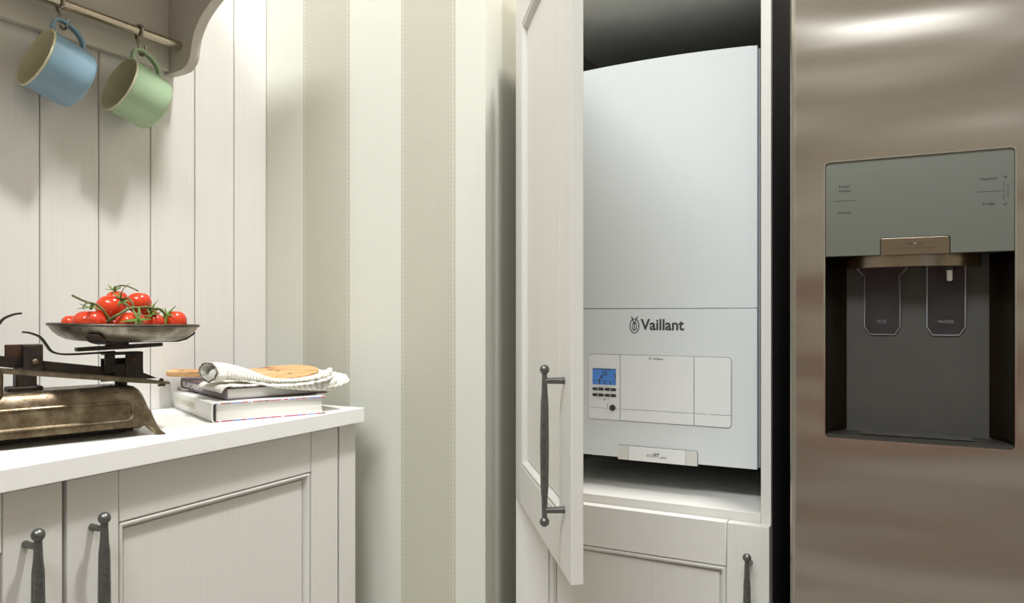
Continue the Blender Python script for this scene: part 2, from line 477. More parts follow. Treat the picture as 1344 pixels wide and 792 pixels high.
def shaker(parent, x0, z0, w_, h_, t=.019, st=.068, rl=.07, name='door', y0=0.0, loc=None, rot=None):
    """framed door: panel with its moulding is the part, stiles and rails are its pieces"""
    def B(): return MB()
    mb = MB()
    x1, z1 = x0 + w_, z0 + h_
    ix0, ix1, iz0, iz1 = x0 + st, x1 - st, z0 + rl, z1 - rl
    dp = .0100
    mb.box(ix0 - .004, ix1 + .004, y0 + dp + .0026, y0 + t - .0008, iz0 - .004, iz1 + .004)
    mb.box(ix0 + .0128, ix1 - .0128, y0 + dp - .0012, y0 + dp + .003, iz0 + .0128, iz1 - .0128, .0008)
    prof = [(-.003, dp + .004), (-.003, .0050), (.0002, .0050), (.0016, .0042), (.0022, .0014), (.0038, .0006), (.0058, .0010), (.0076, .0030), (.0088, .0060), (.0096, .0088), (.0106, .0092), (.0110, dp + .0028)]
    rings = []
    for o_, yy in prof:
        rings.append([(ix0 + o_, y0 + yy, iz0 + o_), (ix1 - o_, y0 + yy, iz0 + o_), (ix1 - o_, y0 + yy, iz1 - o_), (ix0 + o_, y0 + yy, iz1 - o_)])
    mb.loft(rings, True, False, False)
    d = mb.build(name, 'paint_vertical', parent, smooth=25, loc=loc, rot=rot)
    MB().box(x0, ix0 - .0003, y0, y0 + t, z0, z1, .0016, 2).build('stile', 'paint_vertical', d)
    MB().box(ix1 + .0003, x1, y0, y0 + t, z0, z1, .0016, 2).build('stile', 'paint_vertical', d)
    MB().box(ix0 + .0004, ix1 - .0004, y0 + .0003, y0 + t, z1 - rl, z1, .0010, 1).build('rail', 'paint_horizontal', d)
    MB().box(ix0 + .0004, ix1 - .0004, y0 + .0003, y0 + t, z0, z0 + rl, .0010, 1).build('rail', 'paint_horizontal', d)
    return d

# base cabinet on the left: local x runs along the wall, front faces the room
dr = thing('base_cabinet', 'low off-white framed-door cabinet with dark bar handles under the white worktop', 'cabinet', (-.944, 0, 0), R(90))
D = .29
MB().box(-.46, 1.150, .020, .023, .10, .868).build('shadow_panel', 'shade_body_dark', dr)  # dark sheet that paints in the shade behind the door gaps
MB().box(-.46, 1.150, .023, D, .10, .872).build('carcass', 'carcass_white', dr)
MB().box(-.44, 1.13, .05, D, 0, .10).build('plinth', 'paint_horizontal', dr)
MB().box(1.1085, 1.155, .0, .022, .0, .8725, .0014, 2).build('end_stile', 'paint_vertical', dr)
MB().box(1.137, 1.155, .022, D, .0, .8725, .0008).build('end_panel', 'paint_vertical', dr)
for k, (a, b_) in enumerate([(.5927, 1.1045), (.0752, .5869), (-.4423, .0694)]):
    d = shaker(dr, a, .115, b_ - a, .754, st=.071)
    hx = a + .0325 if k == 0 else b_ - .0455
    if k == 2: hx = a + .035
    handle(d, hx, .7195, .195, th=1.12)
wt = tag(MB().box(-1.248, -.923, -.6, 1.155, .8737, .9006, .0012, 2).build('worktop', 'worktop_white'),
         'bright white square-edged worktop over the low cabinet', 'worktop')

# wall shelf over the worktop: board, back rail, shaped bracket and hanging rod
ws = thing('wall_shelf', 'grey-beige wall shelf with curved end bracket and a hanging rod', 'shelf', (0, 0, 0))
MB().box(-1.249, -1.236, -.5, .9724, H + .453, H + .66, .0016).build('back_rail', 'shelf_paint', ws)
prof = [(-1.2495, .4485), (-1.225, .4497), (-1.207, .4512), (-1.1965, .4545), (-1.1885, .4600), (-1.1835, .4670), (-1.1800, .4754), (-1.1775, .4900), (-1.1735, .5054), (-1.1680, .5185), (-1.1595, .5320),
        (-1.1495, .5440), (-1.1375, .5547), (-1.120, .5680), (-1.100, .5800), (-1.078, .592), (-1.06, .602), (-1.045, .612), (-1.04, .625), (-1.04, .662), (-1.2495, .662)]
sm = [(p.x, p.y) for p in smooth_path([(x, z, 0) for x, z in prof[:-2]], 2)] + prof[-2:]
MB().prism([(x, z + H) for x, z in sm], lambda u, v, d: (u, d, v), .9726, .9926, .0022).build('bracket', 'shelf_paint', ws)
MB().box(-1.2495, -1.005, -.52, 1.0, H + .662, H + .684, .003).build('shelf_board', 'shelf_paint', ws)
MB().cyl((-1.209, -.5, H + .496), (-1.209, .9722, H + .496), .0082, n=24).build('hanging_rod', 'rod_steel', ws)

def s_hook(y, label, group='steel hooks on the hanging rod'):
    """S hook in the plane across the rod"""
    cx, cz = -1.209, H + .496; r = .0108
    pts = [(cx + r * math.cos(R(a)), y, cz + r * math.sin(R(a))) for a in range(-70, 200, 18)]
    pts += [(cx - r * .6, y, cz - r * 1.0), (cx - r * .2, y, cz - r * 1.55)]
    lz = cz - .0345; lr = .0085; lx = cx + .009
    pts += [(lx - lr, y + .001, lz + .004)]
    pts += [(lx + lr * math.cos(R(a)), y + .001, lz + lr * math.sin(R(a))) for a in range(190, 372, 18)]
    pts += [(lx + lr * 1.05, y + .001, lz + .006)]
    o = MB().tube(smooth_path(pts, 2), .0026, 10).build('s_hook', 'hook_steel')
    return tag(o, label, 'hook', group)
def mug(y, z, outer, label, x=-1.199):
    """enamel mug hung by its handle; local z runs from base to rim"""
    t = R(19.4); yw = R(7.2)
    root = thing('mug', label, 'mug', (x, y, z), group='enamel mugs on the hanging rod')
    ax = Vector((-math.sin(yw) * math.cos(t), -math.cos(yw) * math.cos(t), math.sin(t)))                    # base -> rim
    rad = Vector((math.sin(yw) * math.sin(t), math.cos(yw) * math.sin(t), math.cos(t)))                    # towards the handle
    xx = rad.cross(ax)
    root.matrix_world = Matrix.Translation((x, y, z)) @ Matrix((rad, ax.cross(rad), ax)).transposed().to_4x4()
    Lm = .0735; r = .0488
    MB().lathe([(.001, -Lm), (r - .012, -Lm), (r - .006, -Lm + .0015), (r - .002, -Lm + .006), (r - .0006, -Lm + .012), (r - .0002, -.045), (r, -.0025)], 56, cap1=False).build('cup', outer, root)
    MB().lathe([(r, -.0030), (r + .0014, -.0022), (r + .0018, -.0006), (r + .0008, .0008), (r - .0008, .0004), (r - .0012, -.004), (r - .0016, -.045), (r - .003, -Lm + .012), (r - .009, -Lm + .004), (.001, -Lm + .003)], 56, cap0=False).build('lining', 'enamel_cream', root)
    path = [(r - .001, 0, -.009), (r + .012, 0, -.004), (r + .0215, 0, -.0045), (r + .0270, 0, -.012), (r + .0272, 0, -.022), (r + .0255, 0, -.032), (r + .0215, 0, -.042), (r + .015, 0, -.0505), (r + .007, 0, -.0555), (r - .001, 0, -.0575)]
    MB().strap(smooth_path(path, 4), (0, 1, 0), .0105, .0042).build('handle', outer, root, smooth=60)
    return root
s_hook(.7475, 'steel S-hook holding the blue mug on the rod')
s_hook(.8880, 'steel S-hook holding the green mug on the rod')
mug(.7036, H + .3955, 'enamel_blue', 'pale blue enamel mug with cream inside hanging from the rod')
mug(.8432, H + .3908, 'enamel_green', 'pale green enamel mug with cream inside hanging from the rod')

# ------------------------------------------------------------------ tall cabinet with the open door
tc_ = thing('tall_cabinet', 'tall off-white cabinet in the recess with its upper door standing open', 'cabinet', (-.659, 1.27, 0))
W_ = .4573; DP = .50
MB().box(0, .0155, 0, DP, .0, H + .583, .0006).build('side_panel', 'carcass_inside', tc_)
rp = MB().box(W_ - .0152, W_, 0, DP, .0, H + .583).build('side_panel', 'shade_body_dark', tc_)  # near-black colour stands for the shade in the gap beside the fridge
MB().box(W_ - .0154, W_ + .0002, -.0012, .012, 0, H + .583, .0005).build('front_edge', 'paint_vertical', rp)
MB().box(.0155, W_ - .0155, DP - .012, DP, .10, H + .583).build('back_panel', 'carcass_shaded_back', tc_)
MB().box(.0155, W_ - .0155, .001, DP - .012, H + .565, H + .583).build('top_panel', 'carcass_lit_top', tc_)
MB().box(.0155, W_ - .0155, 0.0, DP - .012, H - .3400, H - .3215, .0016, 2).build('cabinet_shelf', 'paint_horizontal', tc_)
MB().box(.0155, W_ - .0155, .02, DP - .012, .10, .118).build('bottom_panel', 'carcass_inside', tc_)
MB().box(0, W_, .05, .07, 0, .10).build('plinth', 'paint_horizontal', tc_)
ld = shaker(tc_, .0100, .115, W_ - .0094, H - .3368 - .115, t=.0185, y0=-.02, st=.066, rl=.071)
handle(ld, .4286, H - .381 - .0975, .195, y0=-.02, th=.88, ball=.0066)
ud = shaker(tc_, 0, 0, .4657, .914, t=.0165, st=.068, rl=.070, loc=(.0102, -.02, H - .338), rot=(0, 0, R(-54.2)))
handle(ud, .4290, .168, .195, th=.84, ball=.0063)

# boiler in the cabinet
BX, BY, BZ = -.411, 1.342, H
bo = thing('boiler', 'white gas boiler with a blue display inside the open tall cabinet', 'boiler', (BX, BY, BZ))
HW = .180; ZB, ZT, ZC = -.2662, .4595, .0075
def topz(x): return ZT - .17 * x * x
N_ = 14
outl = [(-HW + .004, ZC + .0006), (HW - .004, ZC + .0006)] + [(HW - .004 - (2 * HW - .008) * i / N_, topz(HW - .004 - (2 * HW - .008) * i / N_)) for i in range(N_ + 1)]
MB().prism([(x, z) for x, z in outl], front, .0, .02, .0016).build('upper_front', 'boiler_white', bo, smooth=30)
MB().box(-HW + .004, HW - .004, -.0012, .02, ZB, ZC - .0002, .0018, 2).build('lower_front', 'boiler_white', bo)
outc = [(-HW, ZB + .002), (HW, ZB + .002)] + [(HW - 2 * HW * i / N_, topz(HW - 2 * HW * i / N_) - .003) for i in range(N_ + 1)]
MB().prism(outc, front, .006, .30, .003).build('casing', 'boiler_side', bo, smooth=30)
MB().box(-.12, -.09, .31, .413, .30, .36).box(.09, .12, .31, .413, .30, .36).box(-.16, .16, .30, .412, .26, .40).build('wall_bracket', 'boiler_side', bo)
# emblem and words (positions relative to the boiler centre)
y_ = -.0013
MS = 'ink_grey'
lettering('lettering', 'Vaillant', -.4005 - BX, -.0212, .0800, .0205, MS, bo, y=y_, bold=.026)
em = MB()
ex, ez = -.4520 - BX, -.0225
def ell(cx, cz, rx, rz, a0, a1, n=26): return [(cx + rx * math.cos(R(a0 + (a1 - a0) * i / n)), y_, cz + rz * math.sin(R(a0 + (a1 - a0) * i / n))) for i in range(n + 1)]
for pts, r_w in ((ell(ex, ez - .0010, .0084, .0132, 118, 422), .0010), (ell(ex, ez + .0075, .0036, .0045, 20, 160), .0008),
                 ([(ex - .0062, y_, ez + .0162), (ex - .004, y_, ez + .0125), (ex - .001, y_, ez + .004)], .0010), ([(ex + .0062, y_, ez + .0162), (ex + .004, y_, ez + .0125), (ex + .001, y_, ez + .004)], .0010),
                 ([(ex - .003, y_, ez + .004), (ex - .0042, y_, ez - .003), (ex - .0028, y_, ez - .0085)], .0008), ([(ex + .003, y_, ez + .004), (ex + .0042, y_, ez - .003), (ex + .0028, y_, ez - .0085)], .0008),
                 ([(ex, y_, ez + .005), (ex, y_, ez - .008)], .0009), (ell(ex, ez - .006, .0028, .0034, 180, 360, 10), .0008), ([(ex - .002, y_, ez + .003), (ex, y_, ez + .005), (ex + .002, y_, ez + .003)], .0014)):
    em.strap(pts, (0, 1, 0), .0004, r_w * 1.8)
em.build('emblem', MS, bo)
# control panel: framed plates with gaps
def plate(name, x0, x1, z0, z1, r, corners, mat='boiler_panel', par=bo, y0=-.0034, y1=-.001):
    return MB().prism(rrect(x0 - BX, x1 - BX, z0, z1, r, 5, corners), front, y1, y0, .0004).build(name, mat, par)
px0, px1, pz0, pz1, d1, d2, hz = -.5405, -.2785, -.1976, -.0772, -.4788, -.3424, -.1768
MB().prism(rrect(px0 - BX - .0008, px1 - BX + .0008, pz0 - .0009, pz1 + .0009, .0068, 5), front, -.0004, -.0016).build('panel_frame', 'boiler_gap', bo)
g = .0006
cp = plate('control_module', px0, d1 - g, pz0, pz1, .006, (1, 0, 0, 1))
plate('flap', d1 + g, d2 - g, hz + .0004, pz1, 0, (0, 0, 0, 0)); plate('flap', d1 + g, d2 - g, pz0, hz - .0004, 0, (0, 0, 0, 0))
plate('flap', d2 + g, px1, hz + .0004, pz1, .006, (0, 0, 1, 0)); plate('flap', d2 + g, px1, pz0, hz - .0004, .006, (0, 1, 0, 0))
yp = -.0035
MB().box(px0 - BX + .002, d1 - BX - .002, yp - .0001, yp + .001, hz - .0003, hz + .0002).build('seam_line', 'ink_light', cp)
lettering('lettering', 'Vaillant', -.4075 - BX, -.0824, .0200, .0040, 'ink_grey', bo, y=yp, bold=.006)
MB().strap([(-.4222 - BX + .0014 * math.cos(a), yp, -.0824 + .0021 * math.sin(a)) for a in [i * .35 for i in range(19)]], (0, 1, 0), .0003, .0008).build('emblem', 'ink_grey', bo)
# module: display with its figures, four keys, a knob
MB().box(-.5328 - BX, -.4868 - BX, yp - .0004, yp + .001, -.1333, -.1032).build('display', 'display_blue', cp)
yd = yp - .0006
lettering('lettering', '50', -.5085 - BX, -.1120, .0105, .0105, 'ink_grey', cp, y=yd, bold=.0)
lettering('lettering', '°C', -.4995 - BX, -.1085, .0050, .0045, 'ink_grey', cp, y=yd)
ic = MB(); ic.box(-.5328 - BX, -.4868 - BX, yd - .0002, yd, -.1270, -.1264); ic.box(-.5328 - BX, -.4868 - BX, yd - .0002, yd, -.1050, -.1034)
for ix in (-.5190, -.5085, -.4975): ic.box(ix - BX - .001, ix - BX + .001, yd - .0002, yd, -.1328, -.1275)
ic.prism([(-.5175 - BX, -.1205), (-.5135 - BX, -.1225), (-.5125 - BX, -.117), (-.5155 - BX, -.1160)], front, yd, yd - .0002)
ic.prism([(-.5215 - BX, -.1265), (-.5165 - BX, -.1265), (-.5180 - BX, -.1225), (-.5200 - BX, -.1230)], front, yd, yd - .0002)
ic.prism([(-.4878 - BX, -.1215), (-.4868 - BX, -.1215), (-.4868 - BX, -.1120), (-.4900 - BX, -.1120)], front, yd, yd - .0002)
ic.build('icons', 'ink_grey', cp)['kind'] = 'stuff'
for kx in (-.5218, -.4975):
    for kz in (-.1417, -.1527):
        kk = MB().prism(rrect(kx - BX - .0112, kx - BX + .0112, kz - .0026, kz + .0026, .0022, 4), front, yp + .001, yp - .0012, .0004).build('key', 'button_black', cp)
mk = MB()
for kx, kz in ((-.5218, -.1417), (-.4975, -.1417), (-.5218, -.1527), (-.4975, -.1527)): mk.box(kx - BX - .0014, kx - BX + .0014, yp - .0015, yp - .0012, kz - .0009, kz + .0009)
mk.build('icons', 'lens_trim', cp)['kind'] = 'stuff'
kp = MB()
for ddx in (-.0100, -.0060, -.0020, .0030, .0075): kp.box(-.5098 + ddx - BX, -.5098 + ddx + .0028 - BX, yp - .0002, yp, -.1372, -.1366); kp.box(-.5098 + ddx - BX, -.5098 + ddx + .0025 - BX, yp - .0002, yp, -.1602, -.1596)
kp.box(-.5105 - BX, -.5085 - BX, yp - .0002, yp, -.1625, -.1590); kp.box(-.5038 - BX, -.5030 - BX, yp - .0002, yp, -.1755, -.1700); kp.box(-.5046 - BX, -.5022 - BX, yp - .0002, yp, -.1706, -.1698)
kp.build('icons', 'ink_light', cp)['kind'] = 'stuff'
MB().lathe([(.0056, 0), (.0056, .0025), (.0048, .0034), (.0022, .0034), (.0018, .0028), (.0001, .0028)], 26, Matrix.Translation((-.4932 - BX, yp + .0005, -.1752)) @ Matrix.Rotation(R(90), 4, 'X')).build('knob', 'button_black', cp)
MB().prism(rrect(-.3200 - BX, -.3130 - BX, -.1770, -.1660, .002), front, yp + .001, yp - .0002).build('push_mark', 'boiler_panel', bo)
# name flap at the lower edge
MB().prism(rrect(-.4834 - BX, -.3356 - BX, -.2685, -.2426, .004, 5, (0, 0, 1, 1)), front, -.0008, -.0022).build('badge_frame', 'boiler_gap', bo)
for x0, x1, mt, cn in ((-.4828, -.4632, 'boiler_ivory', (0, 0, 0, 1)), (-.4626, -.3572, 'boiler_panel', (0, 0, 0, 0)), (-.3566, -.3366, 'boiler_ivory', (0, 0, 1, 0))):
    plate('badge_plate', x0, x1, -.2690, -.2436, .004, cn, mt, y0=-.0044, y1=-.001)
lettering('lettering', 'eco', -.4220 - BX, -.2575, .0118, .0050, 'ink_light', bo, y=-.0045)
lettering('lettering', 'FIT', -.4098 - BX, -.2563, .0110, .0073, 'ink_grey', bo, y=-.0045, bold=.02)
lettering('lettering', 'pure', -.3975 - BX, -.2600, .0118, .0040, 'ink_grey', bo, y=-.0045, shear=.3, bold=.01)

# ------------------------------------------------------------------ fridge
FY = 1.2
fr = thing('fridge', 'stainless steel side-by-side fridge with an ice and water dispenser', 'fridge', (0, FY, 0))
MB().box(-.158, .74, .06, .56, .0, 1.78).build('body', 'shade_body_dark', fr)
ox0, ox1, oz0, oz1 = -.1165, .1190, H - .1825, H + .2198
inner = rrect(ox0, ox1, oz0, oz1, .0065, 5)
def fridge_door(x0, x1, z0, z1, hole):
    bm = bmesh.new(); r = .010; n = 6
    prof = [(x0, .058)] + [(x0 + r - r * math.cos(R(90 * i / n)), r - r * math.sin(R(90 * i / n))) for i in range(n + 1)]
    prof += [(x1 - r + r * math.sin(R(90 * i / n)), r - r * math.cos(R(90 * i / n))) for i in range(n + 1)] + [(x1, .058)]
    vb = [bm.verts.new((x, y, z0)) for x, y in prof]; vt = [bm.verts.new((x, y, z1)) for x, y in prof]
    fi = None
    for i in range(len(prof) - 1):
        if i == n + 1 and hole: continue
        bm.faces.new((vb[i], vb[i + 1], vt[i + 1], vt[i]))
    bm.faces.new(vb[::-1]); bm.faces.new(vt)
    if hole:
        a, b2 = n + 1, n + 2
        ov = [vb[a], vb[b2], vt[b2], vt[a]]
        iv = [bm.verts.new((u, 0, v)) for u, v in hole]
        es = []
        for k in range(4):
            e = bm.edges.get((ov[k], ov[(k + 1) % 4])) or bm.edges.new((ov[k], ov[(k + 1) % 4])); es.append(e)
        for k in range(len(iv)): es.append(bm.edges.new((iv[k], iv[(k + 1) % len(iv)])))
        bmesh.ops.triangle_fill(bm, use_beauty=True, use_dissolve=False, edges=es)
        wv_ = [bm.verts.new((u, .012, v)) for u, v in hole]
        for k in range(len(iv)):
            j = (k + 1) % len(iv); bm.faces.new((iv[k], iv[j], wv_[j], wv_[k]))
    mb = MB(); mb.bm.free(); mb.bm = bm
    return mb
fd = fridge_door(-.1645, .288, .06, 1.79, inner).build('door', 'fridge_steel', fr, smooth=30)
fd2 = fridge_door(.294, .745, .06, 1.79, None).build('door', 'fridge_steel', fr, smooth=30)
for hx, par in ((.262, fd), (.320, fd2)):
    MB().cyl((hx, -.05, .55), (hx, -.05, 1.6), .011, n=18).cyl((hx, -.05, .62), (hx, .0, .62), .007).cyl((hx, -.05, 1.53), (hx, .0, 1.53), .007).build('handle', 'trim_chrome', par)
# dispenser as a part of the fridge
dz = H
dsp = ring_prism(MB(), rrect(ox0 - .0004, ox1 + .0004, oz0 - .0004, oz1 + .0004, .0068, 5), rrect(ox0 + .0018, ox1 - .0018, oz0 + .0018, oz1 - .0018, .0055, 5), front, .006, -.0022).build('dispenser', 'trim_chrome', fr)
# control plate with a notch over the ice button
nx0, nx1, pzb, nzt = -.0428, .0436, dz + .0822, dz + .1058
co = [(ox0 + .0022, pzb), (nx0, pzb)] + [(nx0, nzt - .003), (nx0 + .0009, nzt - .0009), (nx0 + .003, nzt), (nx1 - .003, nzt), (nx1 - .0009, nzt - .0009), (nx1, nzt - .003)] + [(nx1, pzb), (ox1 - .0022, pzb)]
co += [p for p in rrect(ox0 + .0022, ox1 - .0022, pzb, oz1 - .0022, .005, 5, (0, 0, 1, 1))[2:]]
MB().prism(co, front, .010, .0006).build('control_plate', 'panel_steel', dsp, smooth=30)
MB().prism(rrect(nx0 + .0009, nx1 - .0009, pzb - .001, nzt - .0009, .0025, 4, (0, 0, 1, 1)), front, .010, -.0012, .0008).build('ice_button', 'bronze_steel', dsp)
for args in (('Power', -.0892, .1823, .0148, .0038), ('Freeze', -.0888, .1760, .0148, .0036), ('Freezer', -.0886, .1446, .0172, .0040), ('Vacation', .0877, .1795, .0200, .0042), ('Fridge', .0882, .1453, .0142, .0048)):
    lettering('lettering', args[0], args[1], dz + args[2], args[3], args[4], 'button_black', dsp, y=.0006, bold=.012)
lettering('lettering', 'Hold 3 sec for', .1047, dz + .1622, .0235, .0026, 'ink_grey', dsp, y=.0006, rot90=True)
lettering('lettering', 'Child Lock', .1094, dz + .1622, .0175, .0026, 'ink_grey', dsp, y=.0006, rot90=True)
for x0, x1, z in ((-.1037, -.0734, .1617), (.0734, .1030, .1623)):
    MB().box(x0, x1, .0003, .0007, dz + z - .0003, dz + z + .0003).build('printed_line', 'button_black', dsp)
for z0, z1, sg in ((.1780, .1810, 1), (.1435, .1465, -1)):
    zz = .1808 if sg > 0 else .1438
    MB().prism([(.1036, dz + zz - .0005), (.1072, dz + zz - .0005)] + ([(.1072, dz + z0), (.1082, dz + z0), (.1082, dz + zz + .0005), (.1036, dz + zz + .0005)] if sg > 0 else [(.1082, dz + zz - .0005), (.1082, dz + z1), (.1072, dz + z1), (.1072, dz + zz + .0005), (.1036, dz + zz + .0005)]), front, .0003, .0006).build('bracket_mark', 'button_black', dsp)
lettering('lettering', 'Ice Type', .0011, dz + .0958, .0195, .0042, 'button_black', dsp, y=-.0012, bold=.012)
lettering('lettering', '(Hold 3 sec for Filter Change)', .0011, dz + .0901, .0480, .0028, 'button_black', dsp, y=-.0012)
# cavity: one curved shell
cz0, cz1 = oz0 + .002, pzb + .004
cav = MB()
cx0, cx1 = ox0 + .0018, ox1 - .0018
def cav_ring(z):
    hw_ = (cx1 - cx0) / 2
    pts = [(cx0 + hw_ * q, .004 + .088 * (1 - (1 - q) ** 2.2) ** .5) for q in (0, .01, .03, .06, .10, .15, .21, .28, .36, .46, .58, .72, .88)]
    return pts + [(cx1 - (x - cx0), y) for x, y in pts[::-1]]
cav.loft([[(x, y, z) for x, y in cav_ring(z)] for z in (cz0 + .006, cz0 + .02, cz0 + .1, cz1)], False, False, False)
cav.build('cavity', 'cavity_steel', dsp, smooth=60)
MB().box(cx0, cx1, .003, .095, cz1 - .003, cz1 - .001).build('cavity_top', 'dispenser_dark', dsp)
tr = MB().box(cx0, cx1, .003, .095, cz0 - .001, cz0 + .004).box(cx0 + .02, cx1 - .02, .070, .088, cz0 + .004, cz0 + .0075, .0015).build('drip_tray', 'dispenser_dark', dsp)
for k in range(4): MB().box(cx0 + .045, cx1 - .045, .020 + .012 * k, .0235 + .012 * k, cz0 + .004, cz0 + .0066, .0012).build('rib', 'dispenser_dark', tr)
# half-round nozzle housing
hs = MB(); ring0 = []
for i in range(25):
    a = R(180 + 180 * i / 24); ring0.append((-.0045 + .0885 * math.cos(a), .066 + .060 * math.sin(a)))
ring0 += [(.084, .090), (-.093, .090)]
hs.prism(ring0, lambda u, v, d: (u, v, d), dz + .0655, pzb + .002, .0016)
hs.build('nozzle_housing', 'bronze_steel', dsp, smooth=35)
# clear levers with their words
for x0, x1, word in ((-.0655, -.0188, 'ICE'), (.0163, .0635, 'WATER')):
    pts = [(x0, .066), (x0, -.020), (x0 + .007, -.0318), (x1 - .007, -.0318), (x1, -.020), (x1, .066)]
    if word == 'ICE': pts = [(x0 - .010, .066), (x0, .054)] + pts[1:5] + [(x1, .054), (x1 + .010, .066)]
    pts = [(x, z + dz) for x, z in pts]
    mbp = MB().prism(pts, lambda u, v, d: (u, d + .012 * max(0, min(1, (dz + .066 - v) / .1)), v), .0480, .0450, .0008)
    cx_ = (x0 + x1) / 2; ins = [((x - cx_) * .86 + cx_, (z - dz - .02) * .93 + dz + .022) for x, z in pts]
    lv = mbp.build('lever', 'clear_plastic', dsp)
    rim_ = MB(); q = [(x, .0465 + .012 * max(0, min(1, (dz + .066 - z) / .1)), z) for x, z in pts]
    rim_.tube(q, .0008, 8).build('lever_highlight', 'edge_highlight', dsp)  # pale tube paints a bright highlight along the lever edge
    MB().prism([(cx_ - .017, dz - .026), (cx_ + .017, dz - .026), (cx_ + .006, dz + .012)], lambda u, v, d: (u, d, v), .0662, .0640, .0006).build('lever_boss', 'clear_plastic', dsp)
    lettering('lettering', word, cx_, dz - .0125, .012 if word == 'ICE' else .020, .0045, 'ink_light', dsp, y=.0542)
MB().box(.0405, .0475, .036, .043, dz + .0450, dz + .0660, .0012).build('spout', 'spout_white', dsp)
MB().cyl((.044, .0395, dz + .060), (.044, .0395, dz + .0655), .0075, n=16).build('spout_collar', 'dispenser_dark', dsp)

# ------------------------------------------------------------------ kitchen scale
ZW = .9006
ang = math.atan2(.955, .297)
Oc = Vector((-1.045, .738, 0)); Av = Vector((math.cos(ang), math.sin(ang), 0))
SL = Oc - Av * .127
sc = thing('kitchen_scale', 'old rusty iron balance scale with tin pan standing on the worktop', 'scale', (SL.x, SL.y, ZW), ang)
SM = sc.matrix_world = Matrix.Translation((SL.x, SL.y, ZW)) @ Matrix.Rotation(ang, 4, 'Z')
def rr3(lx, wy, z, r, n=6):
    return [(x, y, z) for x, y in rrect(-lx, lx, -wy, wy, r, n)]
lv_ = [(.0145, .1640, .0500, .012), (.0170, .1630, .0494, .014), (.030, .1590, .0472, .020), (.045, .1548, .0440, .024), (.058, .1505, .0400, .024), (.0655, .1460, .0362, .022), (.0705, .1400, .0318, .020), (.0728, .1320, .0275, .018), (.0735, .120, .022, .015)]
bs = MB(); bs.loft([rr3(lx, wy, z, r) for z, lx, wy, r in lv_], True, True, True)
base = bs.build('base', 'scale_metal', sc, smooth=50)
for sx in (-1, 1):
    for sy in (-1, 1):
        ft = MB(); rings = []
        for z, cx_, cy_, r in ((.036, .1435, .034, .0125), (.024, .1490, .0385, .0100), (.014, .1545, .0425, .0082), (.006, .1600, .0460, .0064), (.0016, .1650, .0480, .0066), (.0, .1665, .0485, .0070)):
            rings.append([(sx * (cx_ + r * math.cos(a) * 1.1), sy * (cy_ + r * math.sin(a)), z) for a in [2 * math.pi * i / 12 for i in range(12)]])
        ft.loft(rings).build('foot', 'scale_metal', base)
def yface(z):
    for (z0, _, w0, _r), (z1, _, w1, _r2) in zip(lv_[:-1], lv_[1:]):
        if z0 <= z <= z1: return -(w0 + (w1 - w0) * (z - z0) / (z1 - z0))
    return -.044
loop = rrect(-.128, .128, .0255, .0510, .0085, 5)
loop = [p for i in range(len(loop)) for p in ([loop[i]] + [(loop[i][0] + (loop[(i + 1) % len(loop)][0] - loop[i][0]) * k / 6, loop[i][1] + (loop[(i + 1) % len(loop)][1] - loop[i][1]) * k / 6) for k in range(1, 6)])]
MB().tube([(x, yface(z) - .0004, z) for x, z in loop], .0024, 8, closed=True).build('embossed_border', 'scale_metal', base)
X0 = .127
def P3(s_, h_, y): return (s_ + X0, y, h_)
# front graduated beam with its end bolt
bm_ = MB(); bm_.strap([P3(-.36, .1405, -.030), P3(-.1542, .1027, -.030), P3(.020, .0790, -.030)], (0, 1, 0), .0055, .0072)
bm_.loft([[P3(.020, .0790 + a, -.030 + b) for a, b in ((.0036, -.0028), (.0036, .0028), (-.0036, .0028), (-.0036, -.0028))], [P3(.044, .0755 + a, -.030 + b) for a, b in ((.0024, -.006), (.0024, .006), (-.0024, .006), (-.0024, -.006))], [P3(.0585, .0735 + a, -.030 + b) for a, b in ((.0016, -.004), (.0016, .004), (-.0016, .004), (-.0016, -.004))]])
beam = bm_.build('graduated_beam', 'beam_brass', sc)
nt_ = MB()
for k in range(60):
    s_ = -.15 + k * .0028; z = .1027 + (s_ + .1542) * (.0790 - .1027) / .1742
    nt_.box(s_ + X0 - .0004, s_ + X0 + .0004, -.0332, -.0300, z + .0020, z + .0042)
nt_.build('notches', 'iron_dark', beam)['kind'] = 'stuff'
MB().sphere(P3(.0474, .0785, -.030), .0036, 14, (1, 1, .8)).cyl(P3(.0474, .0690, -.030), P3(.0474, .0785, -.030), .0028).box(X0 + .0425, X0 + .0523, -.034, -.026, .0690, .0722, .0008).build('bolt', 'scale_metal', beam)
# rear dark beam
MB().strap([P3(-.33, .146, 0), P3(-.1031, .1055, 0), P3(-.0197, .0925, 0), P3(.030, .0850, 0)], (0, 1, 0), .006, .0145).build('main_beam', 'iron_dark', sc)
# centre post
MB().box(-.146, .146, .004, .040, .0012, .0150).build('under_shade_block', 'iron_dark', base)  # dark block added to stand for the shadow beneath the scale
po = MB(); po.box(X0 - .128, X0 - .1045, -.013, .012, .100, .1352, .001); po.box(X0 - .136, X0 - .111, -.010, .010, .070, .105, .002); po.box(X0 - .1455, X0 - .1045, -.014, .014, .0725, .0790, .0015)
post = po.build('centre_post', 'iron_dark', sc)
MB().box(X0 - .1462, X0 - .126, .0, .008, .108, .1362, .001).build('rusty_plate', 'iron_rust', post)
MB().sphere(P3(-.1141, .1120, -.013), .0046, 16, (1, .6, 1)).build('screw', 'scale_metal', post)
MB().box(X0 - .1275, X0 - .105, -.0125, .0115, .1350, .1362, .0004).build('pale_top', 'scale_metal', post)  # paler metal cap on the dark post
MB().lathe([(.002, .062), (.010, .064), (.0125, .070), (.0125, .098), (.010, .104), (.003, .105)], 24, Matrix.Translation((X0 - .1675, -.030, 0))).build('poise', 'scale_metal', sc)
